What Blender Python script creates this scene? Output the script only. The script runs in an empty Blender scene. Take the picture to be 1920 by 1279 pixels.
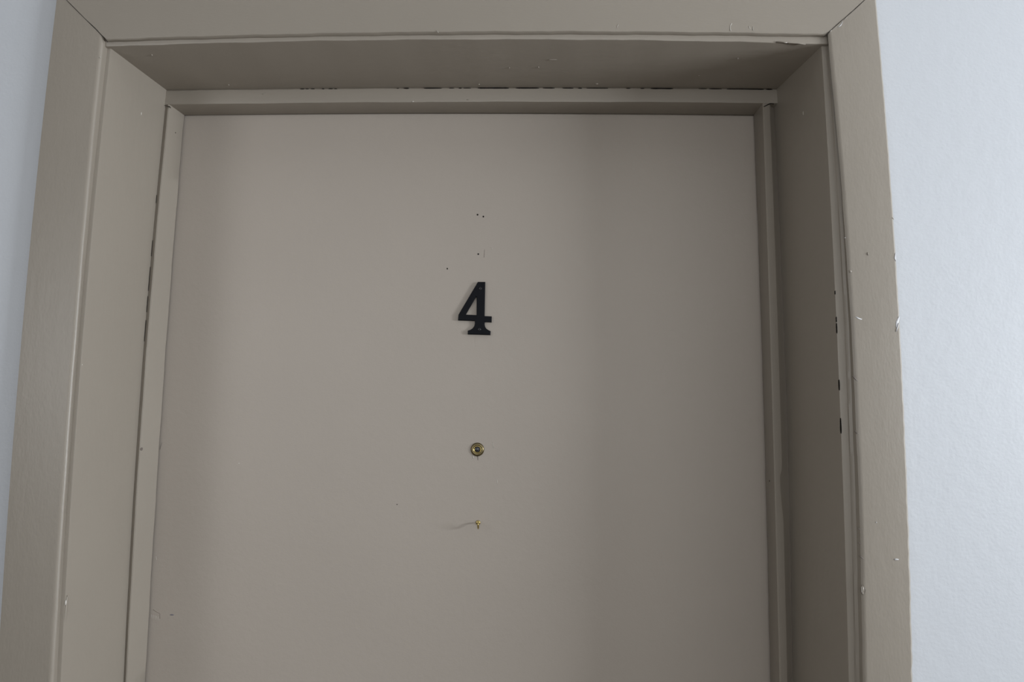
import bpy, bmesh, math, random
import numpy as np
from mathutils import Vector, Matrix
random.seed(4)
C = bpy.context.scene

# ------------------------------------------------------------------ camera
EYE = 1.58                                    # eye height above the hallway floor
F, W_PX, H_PX = 1200.0, 1920.0, 1279.0
PITCH, YAW, ROLL = 0.10636, 0.01772, -0.01004
CAM = np.array([0.54883, -0.7899, EYE])
DS, DD = 0.12804, 0.17009                     # depth of the stop's front and of the door's face behind the wall plane


def _rot():
    cp, sp, cy, sy, cr, sr = (math.cos(PITCH), math.sin(PITCH), math.cos(YAW), math.sin(YAW), math.cos(ROLL), math.sin(ROLL))
    Rz = np.array([[cy, -sy, 0], [sy, cy, 0], [0, 0, 1]])
    Rx = np.array([[1, 0, 0], [0, cp, -sp], [0, sp, cp]])
    Ry = np.array([[cr, 0, sr], [0, 1, 0], [-sr, 0, cr]])
    return Rz @ Rx @ Ry


RM = _rot()
cam_d = bpy.data.cameras.new('camera')
cam = bpy.data.objects.new('camera', cam_d)
C.collection.objects.link(cam)
cam_d.sensor_width = 36
cam_d.lens = F / W_PX * 36
cam_d.clip_start = 0.02
M = Matrix(((RM[0, 0], RM[0, 2], -RM[0, 1], CAM[0]), (RM[1, 0], RM[1, 2], -RM[1, 1], CAM[1]),
            (RM[2, 0], RM[2, 2], -RM[2, 1], CAM[2]), (0, 0, 0, 1)))
cam.matrix_world = M
C.camera = cam

# ------------------------------------------------------------------ light
C.view_settings.view_transform = 'Standard'
C.view_settings.look = 'None'
C.view_settings.exposure = -0.02
C.view_settings.gamma = 1.0
C.view_settings.use_curve_mapping = False
w = bpy.data.worlds.new('daylight')
C.world = w
w.use_nodes = True
w.node_tree.nodes['Background'].inputs[0].default_value = (0.75, 0.86, 1.0, 1)
w.node_tree.nodes['Background'].inputs[1].default_value = 0.1

RX0, RX1, RY0, RZ1 = -2.6, 3.3, -1.85, 2.65     # the hallway: left end, right end, rear wall, ceiling


def area(name, loc, aim, sx, sz, power, col):
    d = bpy.data.lights.new(name, 'AREA')
    d.shape = 'RECTANGLE'
    d.size, d.size_y, d.energy, d.color = sx, sz, power, col
    o = bpy.data.objects.new(name, d)
    C.collection.objects.link(o)
    o.location = loc
    o.rotation_euler = (Vector(aim) - Vector(loc)).to_track_quat('-Z', 'Z').to_euler()
    return o


# daylight through the window at the right end and through the window in the rear wall on the left
area('window_light_right', (RX1 - 0.03, -1.03, 1.70), (0, -0.9, 1.68), 0.20, 0.9, 76, (0.93, 0.985, 1.04))
area('window_light_rear', (-0.95, RY0 + 0.06, 1.74), (0.6, 0, 1.74), 0.6, 0.7, 7.6, (0.97, 0.985, 1.0))
area('fill_light_middle', (0.62, RY0 + 0.03, 1.74), (0.62, 0, 1.74), 0.7, 0.65, 5.0, (0.97, 0.985, 1.0))  # added frontal fill, evens the falloff across the door; no known source


# ------------------------------------------------------------------ materials
def srgb(r, g, b):
    return tuple(((c / 255) / 12.92 if c / 255 <= 0.04045 else ((c / 255 + 0.055) / 1.055) ** 2.4) for c in (r, g, b)) + (1,)


def paint(name, col, rough=0.45, bump=0.15, scale=400, var=0.03, dist=0.0006, stretch=None, spec=0.5, big=6):
    m = bpy.data.materials.new(name)
    m.use_nodes = True
    nt = m.node_tree
    b = nt.nodes['Principled BSDF']
    tc = nt.nodes.new('ShaderNodeTexCoord')
    mp = nt.nodes.new('ShaderNodeMapping')
    if stretch:
        mp.inputs['Scale'].default_value = stretch
    nt.links.new(tc.outputs['Object'], mp.inputs[0])
    n1 = nt.nodes.new('ShaderNodeTexNoise')
    n1.inputs['Scale'].default_value = scale
    n1.inputs['Detail'].default_value = 3
    n2 = nt.nodes.new('ShaderNodeTexNoise')
    n2.inputs['Scale'].default_value = big
    n2.inputs['Detail'].default_value = 4
    nt.links.new(mp.outputs[0], n1.inputs['Vector'])
    nt.links.new(tc.outputs['Object'], n2.inputs['Vector'])
    mx = nt.nodes.new('ShaderNodeMix')
    mx.data_type = 'RGBA'
    mx.inputs['A'].default_value = tuple(c * (1 - var) for c in col[:3]) + (1,)
    mx.inputs['B'].default_value = tuple(c * (1 + var) for c in col[:3]) + (1,)
    nt.links.new(n2.outputs['Fac'], mx.inputs['Factor'])
    nt.links.new(mx.outputs['Result'], b.inputs['Base Color'])
    b.inputs['Roughness'].default_value = rough
    b.inputs['Specular IOR Level'].default_value = spec
    ad = nt.nodes.new('ShaderNodeMath')
    ad.operation = 'MULTIPLY_ADD'
    n3 = nt.nodes.new('ShaderNodeTexNoise')
    n3.inputs['Scale'].default_value = scale / 5
    nt.links.new(mp.outputs[0], n3.inputs['Vector'])
    nt.links.new(n3.outputs['Fac'], ad.inputs[0])
    ad.inputs[1].default_value = 2.0
    nt.links.new(n1.outputs['Fac'], ad.inputs[2])
    bp = nt.nodes.new('ShaderNodeBump')
    bp.inputs['Strength'].default_value = bump
    bp.inputs['Distance'].default_value = dist
    nt.links.new(ad.outputs[0], bp.inputs['Height'])
    nt.links.new(bp.outputs[0], b.inputs['Normal'])
    return m


def plain(name, col, rough=0.5, metal=0.0, spec=0.5):
    m = bpy.data.materials.new(name)
    m.use_nodes = True
    nt = m.node_tree
    b = nt.nodes['Principled BSDF']
    n = nt.nodes.new('ShaderNodeTexNoise')
    n.inputs['Scale'].default_value = 300
    mx = nt.nodes.new('ShaderNodeMix')
    mx.data_type = 'RGBA'
    mx.inputs['A'].default_value = tuple(c * 0.85 for c in col[:3]) + (1,)
    mx.inputs['B'].default_value = tuple(min(1, c * 1.15) for c in col[:3]) + (1,)
    nt.links.new(n.outputs['Fac'], mx.inputs['Factor'])
    nt.links.new(mx.outputs['Result'], b.inputs['Base Color'])
    b.inputs['Roughness'].default_value = rough
    b.inputs['Metallic'].default_value = metal
    b.inputs['Specular IOR Level'].default_value = spec
    return m


FRAME_COL = (0.278, 0.245, 0.205, 1)
m_frame = paint('taupe_gloss_paint', FRAME_COL, 0.40, 0.24, 420, 0.04, stretch=(1, 1, 0.35))
m_head = paint('taupe_gloss_paint_head', FRAME_COL, 0.42, 0.22, 420, 0.04, stretch=(0.35, 1, 1))
m_door = paint('taupe_paint_lightened', (0.392, 0.345, 0.300, 1), 0.5, 0.16, 520, 0.03)  # frame's taupe lightened: lens falloff towards the edges put into the colour
m_wall = paint('white_wall_paint', (0.545, 0.565, 0.60, 1), 0.55, 0.22, 260, 0.015, dist=0.0009)
m_far = paint('dimmed_wall_paint', (0.34, 0.33, 0.31, 1), 0.6, 0.2, 260, 0.02)  # unseen hallway walls, tone darkened to cut bounced light
m_floor = paint('brown_floor', (0.18, 0.15, 0.12, 1), 0.5, 0.2, 60, 0.2)
m_ceil = paint('white_ceiling_paint', (0.72, 0.71, 0.69, 1), 0.7, 0.2, 200, 0.02)
m_gap = plain('dark_gap', (0.012, 0.010, 0.009), 0.9, spec=0.1)
m_crack = plain('cracked_seam', (0.045, 0.038, 0.032), 0.9, spec=0.1)
m_black = paint('black_satin', (0.0045, 0.005, 0.0075, 1), 0.5, 0.05, 500, 0.1, spec=0.12)
m_screw = plain('black_screw', (0.012, 0.012, 0.015), 0.3, spec=0.4)
m_brass = plain('aged_brass', (0.52, 0.41, 0.17), 0.26, 1.0)
m_brass_d = plain('tarnished_brass', (0.20, 0.16, 0.085), 0.34, 1.0)
m_lens = plain('peephole_lens', (0.02, 0.02, 0.025), 0.06, spec=0.8)
m_chip = plain('white_undercoat', (0.62, 0.62, 0.64), 0.5)
m_pale = plain('pale_scuff', (0.52, 0.49, 0.45), 0.4)
m_rub = plain('dark_scuff', (0.16, 0.135, 0.12), 0.5)
m_smudge = plain('blue_smudge', (0.17, 0.16, 0.19), 0.6)


# ------------------------------------------------------------------ helpers
def P(px, py, Y):
    d = RM @ np.array([(px - W_PX / 2) / F, 1.0, (H_PX / 2 - py) / F])
    t = (Y - CAM[1]) / d[1]
    p = CAM + d * t
    return float(p[0]), float(p[2])


def PX(px, py, X):
    """the point of the pixel's sight line that lies in the plane x = X"""
    d = RM @ np.array([(px - W_PX / 2) / F, 1.0, (H_PX / 2 - py) / F])
    t = (X - CAM[0]) / d[0]
    p = CAM + d * t
    return float(p[0]), float(p[1]), float(p[2])


def PZ(px, py, Z):
    d = RM @ np.array([(px - W_PX / 2) / F, 1.0, (H_PX / 2 - py) / F])
    t = (Z - CAM[2]) / d[2]
    p = CAM + d * t
    return float(p[0]), float(p[1]), float(p[2])


def curve(pts, Y, vert=True, deg=2):
    """slightly bowed board edge through measured points: x as a function of z (vert) or z of x"""
    q = [P(a, b, Y) for a, b in pts]
    s = [(p[1], p[0]) if vert else p for p in q]
    a = np.array(s)
    k = np.polyfit(a[:, 0], a[:, 1], min(deg, len(pts) - 1))
    lo, hi = a[:, 0].min(), a[:, 0].max()
    dk = np.polyder(k)

    def f(v):
        c = min(max(v, lo), hi)
        return float(np.polyval(k, c) + np.polyval(dk, c) * (v - c) * (0.0 if v < lo - 0.5 else 1.0)) if lo - 0.5 <= v else float(np.polyval(k, lo) - np.polyval(dk, lo) * 0.5)
    return f


def link(name, bm, mat, parent=None, smooth=False):
    me = bpy.data.meshes.new(name)
    bmesh.ops.recalc_face_normals(bm, faces=bm.faces)
    bm.to_mesh(me)
    bm.free()
    if smooth:
        for p in me.polygons:
            p.use_smooth = True
    me.materials.append(mat)
    o = bpy.data.objects.new(name, me)
    C.collection.objects.link(o)
    o.parent = parent
    if parent is None:
        o['kind'] = 'structure'
    return o


def loft(rings, close=True):
    """rings of equally many points -> closed skin with end caps"""
    bm = bmesh.new()
    vs = [[bm.verts.new(p) for p in r] for r in rings]
    n = len(vs[0])
    for a, b in zip(vs, vs[1:]):
        for i in range(n):
            j = (i + 1) % n
            bm.faces.new((a[i], a[j], b[j], b[i]))
    bm.faces.new(vs[0])
    bm.faces.new(list(reversed(vs[-1])))
    return bm


def smooth_edges(o, ang=0.6):
    for p in o.data.polygons:
        p.use_smooth = True
    m = o.modifiers.new('split', 'EDGE_SPLIT')
    m.split_angle = ang


def box(bm, x0, x1, y0, y1, z0, z1):
    vs = [bm.verts.new((x, y, z)) for x in (x0, x1) for y in (y0, y1) for z in (z0, z1)]
    for f in ((0, 1, 3, 2), (4, 6, 7, 5), (0, 4, 5, 1), (2, 3, 7, 6), (0, 2, 6, 4), (1, 5, 7, 3)):
        bm.faces.new([vs[i] for i in f])


def vertical(name, prof, z0, ztop, mat, n=90, wob=None, parent=None):
    """prof: list of (x_of_z, y); ztop: function(i, x) or a number giving each profile point's own top"""
    rings = []
    tops = []
    for i, (fx, y) in enumerate(prof):
        if callable(ztop):
            z = 2.0
            for _ in range(8):
                z = ztop(fx(z), y)
            tops.append(z)
        else:
            tops.append(ztop)
    for k in range(n + 1):
        s = k / n
        r = []
        for i, (fx, y) in enumerate(prof):
            z = z0 + (tops[i] - z0) * s
            x = fx(z)
            if wob:
                x += wob(i, z)
            r.append((x, y, z))
        rings.append(r)
    o = link(name, loft(rings), mat, parent)
    smooth_edges(o)
    return o


def horizontal(name, prof, x0, x1, mat, n=90, wob=None, parent=None):
    rings = []
    ends = []
    for i, (fz, y) in enumerate(prof):
        e = []
        for q in (x0, x1):
            if callable(q):
                x = 0.5
                for _ in range(8):
                    x = q(fz(x), y)
                e.append(x)
            else:
                e.append(q)
        ends.append(e)
    for k in range(n + 1):
        s = k / n
        r = []
        for i, (fz, y) in enumerate(prof):
            x = ends[i][0] + (ends[i][1] - ends[i][0]) * s
            z = fz(x)
            if wob:
                z += wob(i, x)
            r.append((x, y, z))
        rings.append(r)
    o = link(name, loft(rings), mat, parent)
    smooth_edges(o)
    return o


def wave(v, seed, fr=30.0):
    return (math.sin(v * fr + seed) + 0.6 * math.sin(v * fr * 2.3 + seed * 2.1) + 0.4 * math.sin(v * fr * 5.1 + seed * 3.3)) / 2.0


def off(f, d):
    return lambda v: f(v) + d


# ------------------------------------------------------------------ measured edges of the doorway
T = 0.012                                                       # thickness of the casing boards
cLo = curve([(106, 0), (72, 320), (39.5, 640), (14, 960), (1, 1185)], -T + 0.004)
cLf = curve([(186, 100), (165, 320), (137, 640), (113, 960), (94.5, 1279)], -T)
cLi = curve([(201.5, 92), (177.5, 320), (147.5, 640), (124, 960), (107.5, 1279)], 0)
jLf = curve([(209, 88), (184, 320), (157, 640), (132, 960), (115, 1279)], 0)
jLs = curve([(311, 172), (297, 320), (269, 640), (246, 960), (230.5, 1279)], DS)
sLf = curve([(318, 200), (306, 320), (279, 640), (256, 960), (239, 1279)], DS + 0.001)
sLb = curve([(345, 218), (338, 320), (312.5, 640), (290.5, 960), (273, 1279)], DD - 0.004)
cRo = curve([(1643, 0), (1670, 320), (1688.5, 640), (1704, 960), (1712, 1279)], -T + 0.004, deg=3)
cRf = curve([(1553, 85), (1580, 320), (1597, 640), (1611, 960), (1620, 1279)], -T)
cRi = curve([(1548, 80), (1568, 320), (1582, 640), (1594, 960), (1602, 1279)], 0)
jRf = curve([(1540, 85), (1552, 320), (1569, 640), (1583, 960), (1590, 1279)], 0)
jRs = curve([(1456, 172), (1466, 320), (1478, 640), (1488, 960), (1495, 1279)], DS)
sRf = curve([(1430, 200), (1435, 320), (1444.5, 640), (1454, 960), (1462, 1279)], DS + 0.001)
sRm = curve([(1443, 196), (1449.5, 320), (1459.5, 640), (1469, 960), (1477, 1279)], DS + 0.001)
sRb = curve([(1412, 218), (1418.5, 320), (1428.5, 640), (1436.5, 960), (1445, 1279)], DD - 0.004)
hCf = curve([(212, 74), (480, 65), (960, 60), (1440, 61), (1545, 66)], -T, False)
HF = -0.006                                                     # the head jamb's edge stands a little proud
hCi = curve([(215, 79), (480, 71), (960, 66), (1440, 67), (1545, 71)], HF, False)
hJf = curve([(215, 86), (480, 80), (960, 74), (1440, 77), (1540, 85)], HF, False)
hJs = curve([(312, 169), (480, 166), (960, 164.5), (1440, 165), (1456, 168)], DS, False)
hSf = curve([(312, 197), (480, 192.5), (960, 191.5), (1440, 193)], DS, False)
hSb = curve([(346, 217), (480, 214), (960, 213), (1410, 216)], DD - 0.004, False)

# mitre lines of the casing
iLx, iLz = P(203, 79, -T)
iRx, iRz = P(1546, 68, -T)
oLx, oLz = P(99, -26, -T)
oRx, oRz = P(1642, -19, -T)
mL = lambda x, y: iLz + (x - iLx) * (oLz - iLz) / (oLx - iLx)
mR = lambda x, y: iRz + (x - iRx) * (oRz - iRz) / (oRx - iRx)
mLi = lambda z, y: iLx + (z - iLz) * (oLx - iLx) / (oLz - iLz)
mRi = lambda z, y: iRx + (z - iRz) * (oRx - iRx) / (oRz - iRz)
hTop = lambda x: oLz + (x - oLx) * (oRz - oLz) / (oRx - oLx)

# ------------------------------------------------------------------ room shell
bm = bmesh.new()
OX0, OX1, OZ = -0.014, 0.955, EYE + 0.49      # rough opening
WT = 0.24
# front wall as one mesh: left pier, right pier and lintel with a welded outline
outer = [(RX0, 0.0), (OX0, 0.0), (OX0, OZ), (OX1, OZ), (OX1, 0.0), (RX1, 0.0), (RX1, RZ1), (RX0, RZ1)]
f = [bm.verts.new((x, 0, z)) for x, z in outer]
b = [bm.verts.new((x, WT, z)) for x, z in outer]
f += [bm.verts.new((OX0, 0, RZ1)), bm.verts.new((OX1, 0, RZ1))]
b += [bm.verts.new((OX0, WT, RZ1)), bm.verts.new((OX1, WT, RZ1))]
for k in (f, b):
    bm.faces.new((k[0], k[1], k[2], k[7]))
    bm.faces.new((k[2], k[8], k[7]))
    bm.faces.new((k[2], k[3], k[9], k[8]))
    bm.faces.new((k[3], k[4], k[5], k[6]))
    bm.faces.new((k[3], k[6], k[9]))
for i, j in ((0, 1), (1, 2), (2, 3), (3, 4), (4, 5), (5, 6), (6, 9), (9, 8), (8, 7), (7, 0)):
    bm.faces.new((f[i], b[i], b[j], f[j]))
link('wall_front', bm, m_wall)

bm = bmesh.new(); box(bm, RX0 - 0.1, RX1 + 0.1, RY0 - 0.1, 1.2, -0.06, 0.0); link('floor', bm, m_floor)
bm = bmesh.new(); box(bm, RX0 - 0.1, RX1 + 0.1, RY0 - 0.1, WT, RZ1, RZ1 + 0.06); link('ceiling', bm, m_ceil)


def wall_with_window(name, axis, at, thick, a0, a1, wins, wz0, wz1):
    bm = bmesh.new()
    def bx(p0, p1, z0, z1):
        if axis == 'x':
            box(bm, at, at + thick, p0, p1, z0, z1)
        else:
            box(bm, p0, p1, at, at + thick, z0, z1)
    edges = [a0] + [e for pair in wins for e in pair] + [a1]
    for i in range(0, len(edges), 2):
        bx(edges[i], edges[i + 1], 0, RZ1)
    for w0, w1 in wins:
        bx(w0, w1, 0, wz0); bx(w0, w1, wz1, RZ1)
    return link(name, bm, m_far)


wall_with_window('wall_right', 'x', RX1, 0.12, RY0, 0.0, [(-1.23, -0.83)], 1.02, 2.12)
wall_with_window('wall_rear', 'y', RY0 - 0.12, 0.12, RX0, RX1, [(-1.35, -0.55), (0.22, 1.02)], 1.36, 2.12)
bm = bmesh.new(); box(bm, RX0 - 0.12, RX0, RY0, 0, 0, RZ1); link('wall_left', bm, m_far)


def window(name, axis, at, a0, a1, z0, z1):
    bm = bmesh.new()
    t = 0.035
    def bx(p0, p1, q0, q1, d0=0.0, d1=0.05):
        if axis == 'x':
            box(bm, at + d0, at + d1, p0, p1, q0, q1)
        else:
            box(bm, p0, p1, at - d1, at - d0, q0, q1)
    bx(a0, a0 + t, z0, z1); bx(a1 - t, a1, z0, z1); bx(a0 + t, a1 - t, z0, z0 + t); bx(a0 + t, a1 - t, z1 - t, z1)
    zm = (z0 + z1) / 2
    bx(a0 + t, a1 - t, zm - 0.015, zm + 0.015)
    o = link(name, bm, m_ceil)
    return o


window('window_1', 'x', RX1 + 0.03, -1.23, -0.83, 1.02, 2.12)
window('window_2', 'y', RY0 - 0.03, -1.35, -0.55, 1.36, 2.12)
window('added_window_3', 'y', RY0 - 0.03, 0.22, 1.02, 1.36, 2.12)  # invented window, added to go with the middle fill light

# ------------------------------------------------------------------ door slab
bm = bmesh.new()
dx0, dx1 = OX0 + 0.006, OX1 - 0.016
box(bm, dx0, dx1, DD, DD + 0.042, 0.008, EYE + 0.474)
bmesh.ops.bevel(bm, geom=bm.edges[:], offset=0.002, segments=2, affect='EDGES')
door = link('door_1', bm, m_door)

# ------------------------------------------------------------------ jambs (their front edges show as the narrow reveal)
R = 0.0018
JB = DD + 0.05
jL = vertical('trim_1', [(lambda z: OX0, -0.0006), (off(jLf, -R), -0.0006), (off(jLf, -R * 0.3), -0.0006 + R * 0.3), (jLf, R),
                         (jLs, DS), (off(jLs, 0), DS + 0.02), (lambda z: OX0 + 0.004, DS + 0.03), (lambda z: OX0, JB)],
              0.0, EYE + 0.487, m_frame)
jR = vertical('trim_2', [(lambda z: OX1, -0.0006), (lambda z: OX1, JB), (lambda z: OX1 - 0.012, DS + 0.045), (jRs, DS + 0.03),
                         (jRs, DS), (jRf, R), (off(jRf, R * 0.3), -0.0006 + R * 0.3), (off(jRf, R), -0.0006)],
              0.0, EYE + 0.487, m_frame)
hwob = lambda i, x: (0.0006 * wave(x, 2.0, 45) if i in (1, 2, 3) else 0)
jH = horizontal('trim_3', [(lambda x: OZ, HF), (off(hJf, R), HF), (off(hJf, R * 0.3), HF + R * 0.3), (hJf, HF + R),
                           (hJs, DS), (hJs, DS + 0.02), (lambda x: EYE + 0.480, DS + 0.03), (lambda x: EYE + 0.480, JB), (lambda x: OZ, JB)],
                OX0 + 0.0005, OX1 - 0.0005, m_head, wob=hwob)

# ------------------------------------------------------------------ door stops


def dent(z):
    """the chipped hollow in the outer edge of the right stop"""
    zc0, zc1 = P(1466, 975, DS)[1], P(1463, 880, DS)[1]
    if z > zc1 or z < zc0:
        return 0.0
    s = (zc1 - z) / (zc1 - zc0)
    return -0.0032 * min(1.0, s / 0.12) * (1 - max(0.0, (s - 0.25) / 0.75) ** 1.5)


hz = lambda x, y: (hSf(x) if y < DS + 0.01 else hSb(x)) + 0.002
stopL = vertical('trim_4', [(off(jLs, -0.002), DS + 0.004), (off(jLs, 0.001), DS + 0.002), (off(sLf, -0.002), DS + 0.0005), (off(sLf, -0.0005), DS + 0.001),
                            (sLf, DS + 0.0028), (sLb, DD - 0.005), (off(sLb, -0.0008), DD - 0.0035), (lambda z: OX0 + 0.006, DD - 0.0035)],
                 0.0, hz, m_frame, 160, wob=lambda i, z: 0.00045 * wave(z, 1.0, 40) if i in (5, 6) else (0.0003 * wave(z, 5, 30) if i in (2, 3, 4) else 0))
stopR = vertical('trim_5', [(off(jRs, 0.004), DS + 0.0165), (off(jRs, 0.0006), DS + 0.0145), (off(jRs, -0.005), DS + 0.0115), (sRm, DS + 0.0012), (off(sRm, -0.001), DS + 0.0006),
                            (off(sRf, 0.0012), DS + 0.0006), (sRf, DS + 0.0018), (sRb, DD - 0.005), (off(sRb, 0.0008), DD - 0.0035),
                            (lambda z: OX1 - 0.013, DD - 0.0035)],
                 0.0, hz, m_frame, 260, wob=lambda i, z: dent(z) if i in (3, 4) else (0.0003 * wave(z, 3, 40) if i in (7, 8) else 0))
stopH = horizontal('trim_6', [(off(hJs, 0.0012), DS + 0.002), (off(hJs, -0.0016), DS), (off(hSf, 0.0015), DS), (off(hSf, 0.0003), DS + 0.0004), (hSf, DS + 0.0016),
                              (hSb, DD - 0.005), (off(hSb, 0.0008), DD - 0.0035), (lambda x: EYE + 0.479, DD - 0.0035), (lambda x: EYE + 0.481, DS + 0.012)],
                   lambda z, y: jLs(z) - 0.0006, lambda z, y: jRs(z) + 0.0006, m_head, 160,
                   wob=lambda i, x: 0.0004 * wave(x, 7, 26) if i in (2, 3, 4) else (0.0004 * wave(x, 4, 50) if i in (0, 1) else 0))

# ------------------------------------------------------------------ casing


def jag(i, z):
    a = 0.0003 + 0.0006 * max(0.0, min(1.0, (1.72 - z) / 0.5))
    return a * (0.6 * wave(z, 9.0, 95) + 0.6 * wave(z, 4.0, 260)) if i in (0, 1, 2) else 0


g = 0.0004
casL = vertical('trim_7', [(cLo, 0), (cLo, -T + 0.004), (off(cLo, 0.003), -T), (off(cLf, -0.003), -T), (off(cLf, -0.0012), -T + 0.0002), (off(cLf, 0.0004), -T + 0.0008), (off(cLf, 0.0015), -T + 0.0020), (off(cLf, 0.0019), -T + 0.0035),
                           (cLi, -0.001), (cLi, 0)],
                0.0, lambda x, y: mL(x, y) - g, m_frame, 120, wob=lambda i, z: 0.0003 * wave(z, 6, 35) if 4 <= i <= 7 else 0)
casR = vertical('trim_8', [(cRo, 0), (cRo, -T + 0.005), (off(cRo, -0.004), -T + 0.0005), (off(cRf, 0.005), -T), (off(cRf, 0.0018), -T + 0.0006), (off(cRf, 0.0002), -T + 0.002),
                           (off(cRi, 0.004), -0.0045), (off(cRi, 0.001), -0.0025), (cRi, 0)],
                0.0, lambda x, y: mR(x, y) - g, m_frame, 320, wob=lambda i, z: jag(i, z) if i < 3 else (0.0004 * wave(z, 8, 30) if 4 <= i <= 7 else 0))
casH = horizontal('trim_9', [(hTop, 0), (hTop, -T + 0.004), (off(hTop, -0.003), -T), (off(hCf, 0.005), -T), (off(hCf, 0.001), -T + 0.0007), (hCf, -T + 0.002),
                             (hCi, HF - 0.0005), (hCi, 0)],
                  lambda z, y: mLi(z, y) + g, lambda z, y: mRi(z, y) - g, m_head, 160,
                  wob=lambda i, x: 0.0005 * wave(x, 3, 60) if 4 <= i <= 7 else 0)


# ------------------------------------------------------------------ small marks, each a thin piece of paint, chip or crack standing on its board
def ribbon(name, pts, wid, Y, mat, parent, h=0.0004, to=P):
    """an irregular raised strip along pixel points on the plane y = Y; wid in millimetres, one number or one per point"""
    q = [Vector((to(a, b, Y)[0], 0, to(a, b, Y)[1])) for a, b in pts]
    ws = wid if isinstance(wid, (list, tuple)) else [wid] * len(q)
    bm = bmesh.new()
    rings = []
    for i, p in enumerate(q):
        t = (q[min(i + 1, len(q) - 1)] - q[max(i - 1, 0)]).normalized()
        n = Vector((-t.z, 0, t.x))
        hw = ws[i] / 2000 * random.uniform(0.8, 1.2)
        rings.append([(p.x - n.x * hw, Y + 0.0002, p.z - n.z * hw), (p.x - n.x * hw * 0.5, Y - h, p.z - n.z * hw * 0.5),
                      (p.x + n.x * hw * 0.5, Y - h, p.z + n.z * hw * 0.5), (p.x + n.x * hw, Y + 0.0002, p.z + n.z * hw)])
    bm.free()
    return link(name, loft(rings), mat, parent, True)


def blob(name, px, py, Y, rx, rz, mat, parent, h=0.0008, rot=0.0):
    x, z = P(px, py, Y)
    bm = bmesh.new()
    bmesh.ops.create_uvsphere(bm, u_segments=12, v_segments=8, radius=1)
    for v in bm.verts:
        k = 1 + 0.18 * math.sin(5 * v.co.x + 7 * v.co.z + px)
        a, c = v.co.x * rx * k / 1000, v.co.z * rz * k / 1000
        v.co = Vector((x + a * math.cos(rot) - c * math.sin(rot), Y + v.co.y * h, z + a * math.sin(rot) + c * math.cos(rot)))
    return link(name, bm, mat, parent, True)


# broken caulk line between head jamb and stop
for x0, x1, wd in ((563, 571, 1.0), (573, 579, .7), (583, 590, .8), (604, 608, .7), (616, 624, .7), (627, 632, .6), (744, 748, .7), (757, 767, 1.4), (795, 828, 1.0),
                   (842, 852, .6), (860, 866, .9), (869, 883, .6), (896, 954, 1.4), (968, 1011, 1.3), (1018, 1040, 1.0), (1055, 1075, 1.1), (1084, 1091, .8),
                   (1100, 1140, .5), (1174, 1182, .9), (1201, 1208, .7), (1220, 1262, 1.5), (1310, 1325, .6), (1330, 1353, .9), (1363, 1432, .7), (1436, 1448, 1.4)):
    n = max(3, int((x1 - x0) / 5))
    pts = []
    for i in range(n + 1):
        a = x0 + (x1 - x0) * i / n
        X, _ = P(a, 165, DS)
        zt = hJs(X) - 0.0012
        # pixel row is not needed: build straight in the world
        pts.append((X, zt))
    q = [(p[0], p[1]) for p in pts]
    rings = []
    for i, (X, zt) in enumerate(q):
        e = 0.25 if i in (0, n) else random.uniform(0.8, 1.15)
        hw = wd / 2000 * e
        rings.append([(X, DS + 0.0010, zt - hw), (X, DS - 0.0004, zt - hw), (X, DS - 0.0004, zt + hw + 0.0003), (X, DS + 0.0010, zt + hw + 0.0003)])
    link('crack', loft(rings), m_gap, stopH)

# mitre cracks and paint on the head casing
ribbon('crack', [(202, 79), (196, 71), (188, 63), (180, 54), (168, 43), (150, 26), (130, 6), (120, -5)], [1.1, .8, .6, .7, .5, .4, .35, .3], -T, m_crack, casH)
ribbon('crack', [(1546, 68), (1552, 62), (1562, 53), (1574, 42), (1586, 32), (1600, 20), (1612, 9), (1630, -8)], [1.5, 1.1, .9, 1.0, .8, .7, .5, .4], -T, m_crack, casH)
ribbon('paint_chip', [(1571, 51), (1576, 48), (1580, 41)], [.8, 1.4, .5], -T, m_chip, casR)
ribbon('paint_chip', [(1583, 38), (1588, 32)], [.5, .4], -T, m_pale, casR)
ribbon('paint_chip', [(1596, 23), (1602, 18)], [.4, .8], -T, m_pale, casR)
ribbon('paint_chip', [(1556, 60), (1559, 57)], [.6, .8], -T, m_pale, casR)
ribbon('paint_drip', [(1372, 44), (1369.5, 48), (1369, 53), (1370, 58)], [1.3, .9, .8, 1.3], -T, m_pale, casH)
ribbon('paint_drip', [(1404, 49), (1406, 54)], [.8, 1.0], -T, m_pale, casH)
ribbon('paint_drip', [(1412, 50), (1412, 57)], [.6, .8], -T, m_pale, casH)
ribbon('paint_drip', [(819, 57), (822, 61)], [.7, 1.0], -T, m_pale, casH)
ribbon('paint_drip', [(1159, 46), (1157, 52)], [.7, .5], -T, m_pale, casH)
ribbon('paint_run', [(1455, 79), (1468, 79), (1480, 81), (1495, 82), (1510, 84)], [1.5, 2.4, 2.0, 1.4, .6], HF, m_head, jH, 0.0016)
ribbon('paint_chip', [(1470, 80), (1476, 80)], [1.1, .9], HF - 0.0016, m_pale, jH, 0.0003)
for a, b, c in ((206, 84, 1.2),):
    blob('paint_chip', a, b, -0.001, 1.6, 1.2, m_pale, jL)
blob('paint_chip', 188, 108, -T, 0.9, 0.5, m_pale, casL, 0.0006)


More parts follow.
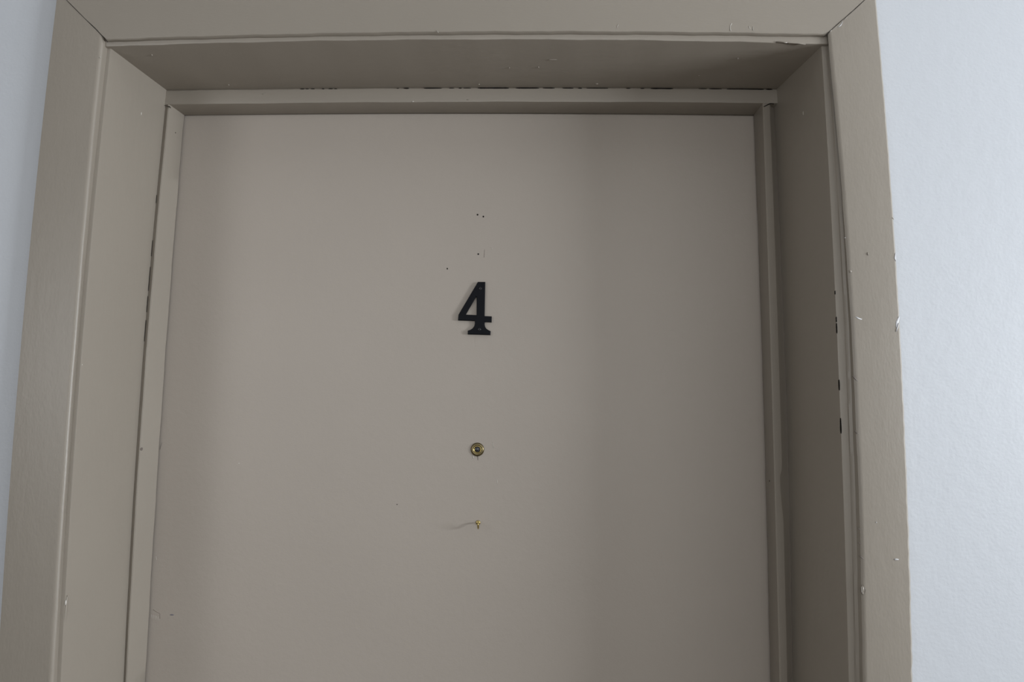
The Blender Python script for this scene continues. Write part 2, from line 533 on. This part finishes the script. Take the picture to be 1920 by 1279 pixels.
def soffit_bump(px, py, rx, ry, mat, h=0.0008):
    X, Yy, Z = PZ(px, py, hJs(0.5))
    for _ in range(4):
        zz = hJf(X) + (hJs(X) - hJf(X)) * max(0, min(1, Yy / DS))
        X, Yy, Z = PZ(px, py, zz)
    bm = bmesh.new()
    bmesh.ops.create_uvsphere(bm, u_segments=10, v_segments=6, radius=1)
    for v in bm.verts:
        v.co = Vector((X + v.co.x * rx / 1000, Yy + v.co.y * ry / 1000, Z + v.co.z * h))
    link('paint_drip', bm, mat, jH, True)


for a in ((1009.5, 126, 1.0, 1.6), (1383, 110, 1.3, 2.0), (1311, 142, 1.4, 1.6), (955, 127, 0.7, 1.2), (285, 103, 0.9, 1.3), (429, 159, 0.8, 1.4), (898, 158, 1.6, 1.0), (1119, 157, 2.2, 1.0)):
    soffit_bump(*a, m_head, 0.0012)
soffit_bump(1036, 112, 6.5, 0.8, m_head, 0.0006)


def on_side(name, px, py, fA, yA, fB, yB, ry, rz, mat, parent, h=0.0006):
    """a bump on a jamb's inner side"""
    X = 0.0 if px < 900 else 0.93
    for _ in range(6):
        _, Yy, Z = PX(px, py, X)
        s = max(0, min(1, (Yy - yA) / (yB - yA)))
        X = fA(Z) + (fB(Z) - fA(Z)) * s
    bm = bmesh.new()
    bmesh.ops.create_uvsphere(bm, u_segments=10, v_segments=6, radius=1)
    for v in bm.verts:
        v.co = Vector((X + v.co.x * h, Yy + v.co.y * ry / 1000, Z + v.co.z * rz / 1000))
    link(name, bm, mat, parent, True)


on_side('paint_drip', 265, 213, jLf, 0, jLs, DS, 0.8, 2.2, m_pale, jL)
on_side('paint_drip', 154, 684, jLf, 0, jLs, DS, 0.6, 0.9, m_pale, jL)
on_side('paint_drip', 124, 1145, jLf, 0, jLs, DS, 2.0, 18, m_frame, jL, 0.0010)
on_side('paint_chip', 123, 1130, jLf, 0, jLs, DS, 1.2, 3, m_pale, jL, 0.0012)
on_side('paint_drip', 1506, 212, jRf, 0, jRs, DS, 0.6, 3.0, m_pale, jR, 0.0004)
on_side('nail_hole', 1443, 902, sRf, DS, sRb, DD, 1.2, 1.5, m_gap, stopR, 0.0003)
on_side('nail_hole', 329, 249, sLf, DS, sLb, DD, 1.0, 1.0, m_gap, stopL, 0.0003)
on_side('nail_hole', 266, 842, sLf, DS, sLb, DD, 2.6, 2.2, m_rub, stopL, 0.0004)
on_side('paint_drip', 302, 697, sLf, DS, sLb, DD, 1.0, 1.5, m_pale, stopL, 0.0003)
on_side('paint_drip', 291, 769, sLf, DS, sLb, DD, 1.0, 1.0, m_pale, stopL, 0.0003)

# dark gaps between right jamb and casing, caulk crack beside the left stop
for a, y0, y1, wd in ((1568, 594, 604, .8), (1569.5, 606, 625, 1.1), (1573.5, 712, 732, 1.5), (1576.5, 784, 813, 1.6), (1562, 545, 552, .7)):
    X0, Z0 = P(a, y0, -0.0008)
    X1, Z1 = P(a, y1, -0.0008)
    n = 5
    rings = []
    for i in range(n + 1):
        z = Z0 + (Z1 - Z0) * i / n
        x = jRf(z) + 0.0004
        hw = wd / 3200 * (0.3 if i in (0, n) else random.uniform(.6, 1.1))
        rings.append([(x - hw, 0.001, z), (x - hw, -0.0011, z), (x + hw, -0.0011, z), (x + hw, 0.001, z)])
    link('crack', loft(rings), m_gap, jR)
for y0, y1, wd in ((450, 480, .5), (500, 545, .7), (555, 585, 1.0), (600, 640, .6), (365, 380, .5)):
    rings = []
    for i in range(7):
        py = y0 + (y1 - y0) * i / 6
        _, z = P(275, py, DS)
        x = jLs(z) + 0.0003
        hw = wd / 3000 * (0.3 if i in (0, 6) else random.uniform(.5, 1.3))
        rings.append([(x - hw, DS + 0.006, z), (x - hw, DS + 0.0012, z), (x + hw, DS + 0.0012, z), (x + hw, DS + 0.006, z)])
    link('crack', loft(rings), m_crack, stopL)
# corner cracks where the stops meet under the head
ribbon('crack', [(308, 197), (313, 199), (318, 200), (320, 203)], [.6, .9, 1.6, .8], DS - 0.0004, m_crack, stopL)
ribbon('crack', [(1432, 200), (1440, 196), (1445, 194), (1451, 195)], [.8, 1.4, 1.0, .9], DS - 0.0004, m_gap, stopR)
rings = []
for i in range(41):                                              # hairline seam between stop and right jamb
    py = 330 + i * 23.7
    _, z = P(1480, py, DS)
    x = jRs(z)
    yy = DS + 0.0140
    rings.append([(x - 0.0003, yy + .004, z), (x - 0.0003, yy, z), (x + 0.0, yy - 0.0004, z), (x + 0.0001, yy + .004, z)])
link('crack', loft(rings), m_rub, stopR)

# marks on the stop under the head
blob('paint_drip', 830, 201.5, DS + 0.02, 1.6, 0.7, m_pale, stopH, 0.001)
blob('paint_drip', 774, 190.5, DS, 1.6, 0.8, m_pale, stopH)
blob('paint_drip', 495, 176, DS, 3.0, 0.8, m_head, stopH, 0.0007, 0.3)
blob('paint_drip', 878, 187, DS, 2.5, 1.0, m_head, stopH, 0.0007)

# right casing: chips, nail heads, scratches
ribbon('paint_chip', [(1604, 594), (1609, 597), (1616, 599)], [1.0, 2.6, .8], -T, m_chip, casR)
ribbon('paint_chip', [(1686, 594), (1682, 604), (1680, 614)], [1.8, 3.4, 1.5], -T + 0.0005, m_chip, casR)
ribbon('paint_chip', [(1685, 606), (1682, 616), (1680, 622)], [1.2, 1.6, .8], -T + 0.0005, m_chip, casR, 0.0008)
ribbon('paint_chip', [(1679, 474), (1678, 484), (1680, 490)], [1.2, 2.4, .8], -T + 0.0005, m_chip, casR)
ribbon('paint_chip', [(1673, 408), (1676, 411)], [.8, 1.2], -T + 0.0005, m_pale, casR)
blob('paint_chip', 1681, 1049, -T, 2.6, 0.9, m_chip, casR)
blob('paint_chip', 1643, 979.5, -T, 0.7, 0.6, m_chip, casR)
blob('nail_head', 1617, 1106, -T, 1.7, 5.2, m_frame, casR, 0.0026, 0.05)
ribbon('paint_chip', [(1615, 1100), (1616, 1110), (1618, 1114)], [.5, 1.0, .5], -T - 0.0022, m_pale, casR)
ribbon('scratch', [(1618, 1097), (1622, 1106), (1621, 1112)], [.6, 1.3, .6], -T, m_rub, casR)
blob('nail_head', 1594, 509, -T + 0.001, 1.9, 2.2, m_frame, casR, 0.0016)
blob('nail_head', 1627, 476, -T, 0.8, 1.8, m_frame, casR, 0.0010)
blob('paint_chip', 1584.5, 446, -T + 0.002, 0.7, 0.6, m_chip, casR)
ribbon('scratch', [(1599, 705), (1605, 712), (1615, 721)], [1.8, 1.6, .5], -T + 0.0006, m_rub, casR)
ribbon('scratch', [(1603, 808), (1607, 813), (1611, 812)], [1.4, .9, .4], -T + 0.0006, m_rub, casR)
ribbon('scratch', [(1611, 1042), (1616, 1046), (1621, 1050)], [1.1, 1.1, .4], -T + 0.0006, m_rub, casR)
ribbon('scratch', [(1609, 1017), (1614, 1020)], [.9, .4], -T + 0.0006, m_rub, casR)
ribbon('scratch', [(1608, 990), (1613, 993)], [.8, .4], -T + 0.0006, m_rub, casR)


# door: screw holes, scuffs
def hole(px, py, r, rz=None):
    x, z = P(px, py, DD)
    bm = bmesh.new()
    n = 14
    a = [bm.verts.new((x + r / 1000 * math.cos(i * 2 * math.pi / n), DD - 0.0003, z + (rz or r) / 1000 * math.sin(i * 2 * math.pi / n))) for i in range(n)]
    b_ = [bm.verts.new((x + r * 1.3 / 1000 * math.cos(i * 2 * math.pi / n), DD + 0.001, z + (rz or r) * 1.3 / 1000 * math.sin(i * 2 * math.pi / n))) for i in range(n)]
    bm.faces.new(a)
    for i in range(n):
        bm.faces.new((a[i], b_[i], b_[(i + 1) % n], a[(i + 1) % n]))
    link('screw_hole', bm, m_gap, door)


hole(895.5, 402.7, 1.25); hole(906.3, 406.2, 1.2, 1.35); hole(896.8, 476.5, 1.2); hole(838.7, 503.8, 0.9, 1.3); hole(744.5, 946, 0.7)
ribbon('scratch', [(908.5, 468), (908, 476), (907.5, 483)], [.6, .9, .6], DD, m_rub, door, 0.0002)
ribbon('scuff', [(920, 464), (922.5, 466), (923, 469)], [.6, 1.2, .5], DD, m_pale, door, 0.0003)
ribbon('scuff', [(923, 828), (925, 835), (925.5, 840)], [.5, 1.0, .5], DD, m_pale, door, 0.0003)
ribbon('scuff', [(931, 896), (932.5, 903), (932.5, 908)], [.4, .9, .4], DD, m_pale, door, 0.0003)
ribbon('scuff', [(891, 634), (891.2, 650)], [.3, .3], DD, m_pale, door, 0.0002)
ribbon('scratch', [(304, 830), (301, 838), (300, 843)], [.5, 1.0, .5], DD, m_rub, door, 0.0002)
for k in range(5):
    ribbon('scuff', [(284 + k * 3.2, 1152 + k), (285 + k * 3.2, 1160 + k * 1.3)], [.5, .4], DD, m_pale, door, 0.0002)
ribbon('scratch', [(287, 1143), (292, 1147), (300, 1151), (300, 1160)], [.5, .5, .6, .5], DD, m_rub, door, 0.0002)
ribbon('scuff', [(292.5, 1043), (293.5, 1051)], [.5, .7], DD, m_pale, door, 0.0002)
blob('smudge', 322.5, 1153, DD, 3.0, 0.9, m_smudge, door, 0.0002)
blob('scuff', 448, 869, DD, 0.8, 0.8, m_pale, door, 0.0002)


# ------------------------------------------------------------------ the house number 4
def empty(name, loc, label, cat):
    o = bpy.data.objects.new(name, None)
    o.empty_display_size = 0.02
    C.collection.objects.link(o)
    o.location = loc
    o['label'] = label
    o['category'] = cat
    return o


NT = 0.0048                                                   # how far the numeral stands off the door
nY = DD - NT
def zp(a, b, Y=None):
    return P(800 + a / 8.528, 500 + b / 8.528, nY if Y is None else Y)


out4 = [(818, 243), (935, 243), (934, 330), (925, 790), (1040, 795), (1036, 888), (926, 884), (926, 930), (936, 965), (955, 992), (985, 1014), (1020, 1030), (1018, 1091),
        (655, 1080), (657, 1024), (700, 1008), (735, 985), (760, 950), (770, 912), (768, 866), (500, 856), (508, 768)]
in4 = [(788, 478), (799, 500), (797, 774), (622, 766)]
cx, cz = zp(790, 660)
num = empty('house_number', (cx, DD, cz), 'black metal numeral 4 screwed to the taupe door', 'number')
bm = bmesh.new()
def ring2(pts):
    return [Vector((zp(a, b)[0] - cx, 0, zp(a, b)[1] - cz)) for a, b in pts]


oc, ic = ring2(out4), ring2(in4)
def add_loop(pts, y):
    vs = [bm.verts.new((p.x, y, p.z)) for p in pts]
    es = [bm.edges.new((vs[i], vs[(i + 1) % len(vs)])) for i in range(len(vs))]
    return vs, es


def inset(pts, d, inner=False):
    n = len(pts); r = []
    for i in range(n):
        a, b_, c_ = pts[i - 1], pts[i], pts[(i + 1) % n]
        t1 = (b_ - a).normalized(); t2 = (c_ - b_).normalized()
        n1 = Vector((t1.z, 0, -t1.x)); n2 = Vector((t2.z, 0, -t2.x))
        m_ = (n1 + n2)
        m_ = m_ / max(0.25, m_.length_squared / 2)
        r.append(b_ + m_ * d)
    return r


b_ = 0.0007
sgn = 1
def area2(p):
    return sum(p[i - 1].x * p[i].z - p[i].x * p[i - 1].z for i in range(len(p)))


def shrink(pts, d):
    s = inset(pts, d)
    return s if abs(area2(s)) < abs(area2(pts)) else inset(pts, -d)


def grow(pts, d):
    s = inset(pts, d)
    return s if abs(area2(s)) > abs(area2(pts)) else inset(pts, -d)


o_front, i_front = shrink(oc, b_), grow(ic, b_)
v1, e1 = add_loop(o_front, -NT)
v2, e2 = add_loop(i_front, -NT)
bmesh.ops.triangle_fill(bm, edges=e1 + e2, use_beauty=True)
for A, Bp in ((v1, oc), (v2, ic)):
    m1 = [bm.verts.new((p.x, -NT + b_, p.z)) for p in Bp]
    m2 = [bm.verts.new((p.x, -0.0001, p.z)) for p in Bp]
    n = len(A)
    for i in range(n):
        j = (i + 1) % n
        bm.faces.new((A[i], A[j], m1[j], m1[i]))
        bm.faces.new((m1[i], m1[j], m2[j], m2[i]))
link('numeral', bm, m_black, num)


def lathe(prof, n=28, axis_y=True):
    """prof: (radius, y) pairs from the door outwards (y negative is towards the hallway)"""
    bm = bmesh.new()
    rings = []
    for r, y in prof:
        if r < 1e-6:
            rings.append([bm.verts.new((0, y, 0))])
        else:
            rings.append([bm.verts.new((r * math.cos(2 * math.pi * i / n), y, r * math.sin(2 * math.pi * i / n))) for i in range(n)])
    for a, b2 in zip(rings, rings[1:]):
        for i in range(n):
            j = (i + 1) % n
            if len(a) == 1 and len(b2) == 1:
                continue
            if len(a) == 1:
                bm.faces.new((a[0], b2[j], b2[i]))
            elif len(b2) == 1:
                bm.faces.new((a[i], a[j], b2[0]))
            else:
                bm.faces.new((a[i], a[j], b2[j], b2[i]))
    return bm


for a, c in ((857, 352), (843, 1003)):
    x, z = zp(a, c)
    s = link('screw', lathe([(0.0027, -NT), (0.0027, -NT - 0.0003), (0.0021, -NT - 0.0009), (0.0012, -NT - 0.0012), (0.0010, -NT - 0.0005), (0, -NT - 0.0004)], 20), m_screw, num, True)
    s.location = (x - cx, 0, z - cz)

# ------------------------------------------------------------------ peephole
x, z = P(895, 843, DD - 0.002)
pe = empty('peephole', (x, DD, z), 'round brass peephole in the door below the numeral', 'peephole')
link('rim', lathe([(0.0098, -0.0001), (0.0100, -0.0008), (0.0094, -0.0019), (0.0080, -0.0027), (0.0066, -0.0028), (0.0058, -0.0022), (0.0050, -0.0009), (0.0046, 0.0005)], 40), m_brass_d, pe, True)
link('inner_ring', lathe([(0.0058, -0.0018), (0.0056, -0.0024), (0.0048, -0.0022), (0.0042, -0.0010), (0.0040, -0.0002)], 32), m_brass, pe, True)
link('lens', lathe([(0.0046, -0.0003), (0.0036, -0.0009), (0.0022, -0.0014), (0.0010, -0.0016), (0, -0.00165)], 28), m_lens, pe, True)
ribbon('paint_drip', [(895.5, 855.5), (896, 858), (896.2, 863)], [2.0, 1.0, .4], DD, m_rub, door, 0.0005)
ribbon('scuff', [(886, 853), (887, 857), (887.5, 860)], [.6, 1.5, .8], DD, m_pale, door, 0.0005)


# ------------------------------------------------------------------ little brass cup hook
x, z = P(896.5, 980, DD)
hk = empty('cup_hook', (x, DD, z), 'tiny brass screw hook in the door under the peephole', 'hook')


def tube(path, rad, n=10):
    pts = [Vector(p) for p in path]
    rings = []
    for i, p in enumerate(pts):
        t = (pts[min(i + 1, len(pts) - 1)] - pts[max(i - 1, 0)]).normalized()
        u = Vector((1, 0, 0))
        u = (u - t * u.dot(t)).normalized()
        v = t.cross(u)
        r = rad[i] if isinstance(rad, list) else rad
        rings.append([tuple(p + u * r * math.cos(2 * math.pi * k / n) + v * r * math.sin(2 * math.pi * k / n)) for k in range(n)])
    return loft(rings)


path = [(0, 0.006, 0), (0, -0.004, 0), (0, -0.0085, -0.0002), (0.0003, -0.0105, -0.0012), (0.0006, -0.0118, -0.0030), (0.0009, -0.0135, -0.0047), (0.0013, -0.0160, -0.0054),
        (0.0015, -0.0186, -0.0046), (0.0016, -0.0204, -0.0026), (0.0016, -0.0216, 0.0000), (0.0016, -0.0224, 0.0030)]
link('hook_wire', tube(path, [0.0012] * 9 + [0.0011, 0.0008], 12), m_brass, hk, True)
link('collar', lathe([(0.0034, 0.0), (0.0035, -0.0005), (0.0029, -0.0011), (0.0019, -0.0014), (0.0012, -0.0017)], 24), m_brass, hk, True)
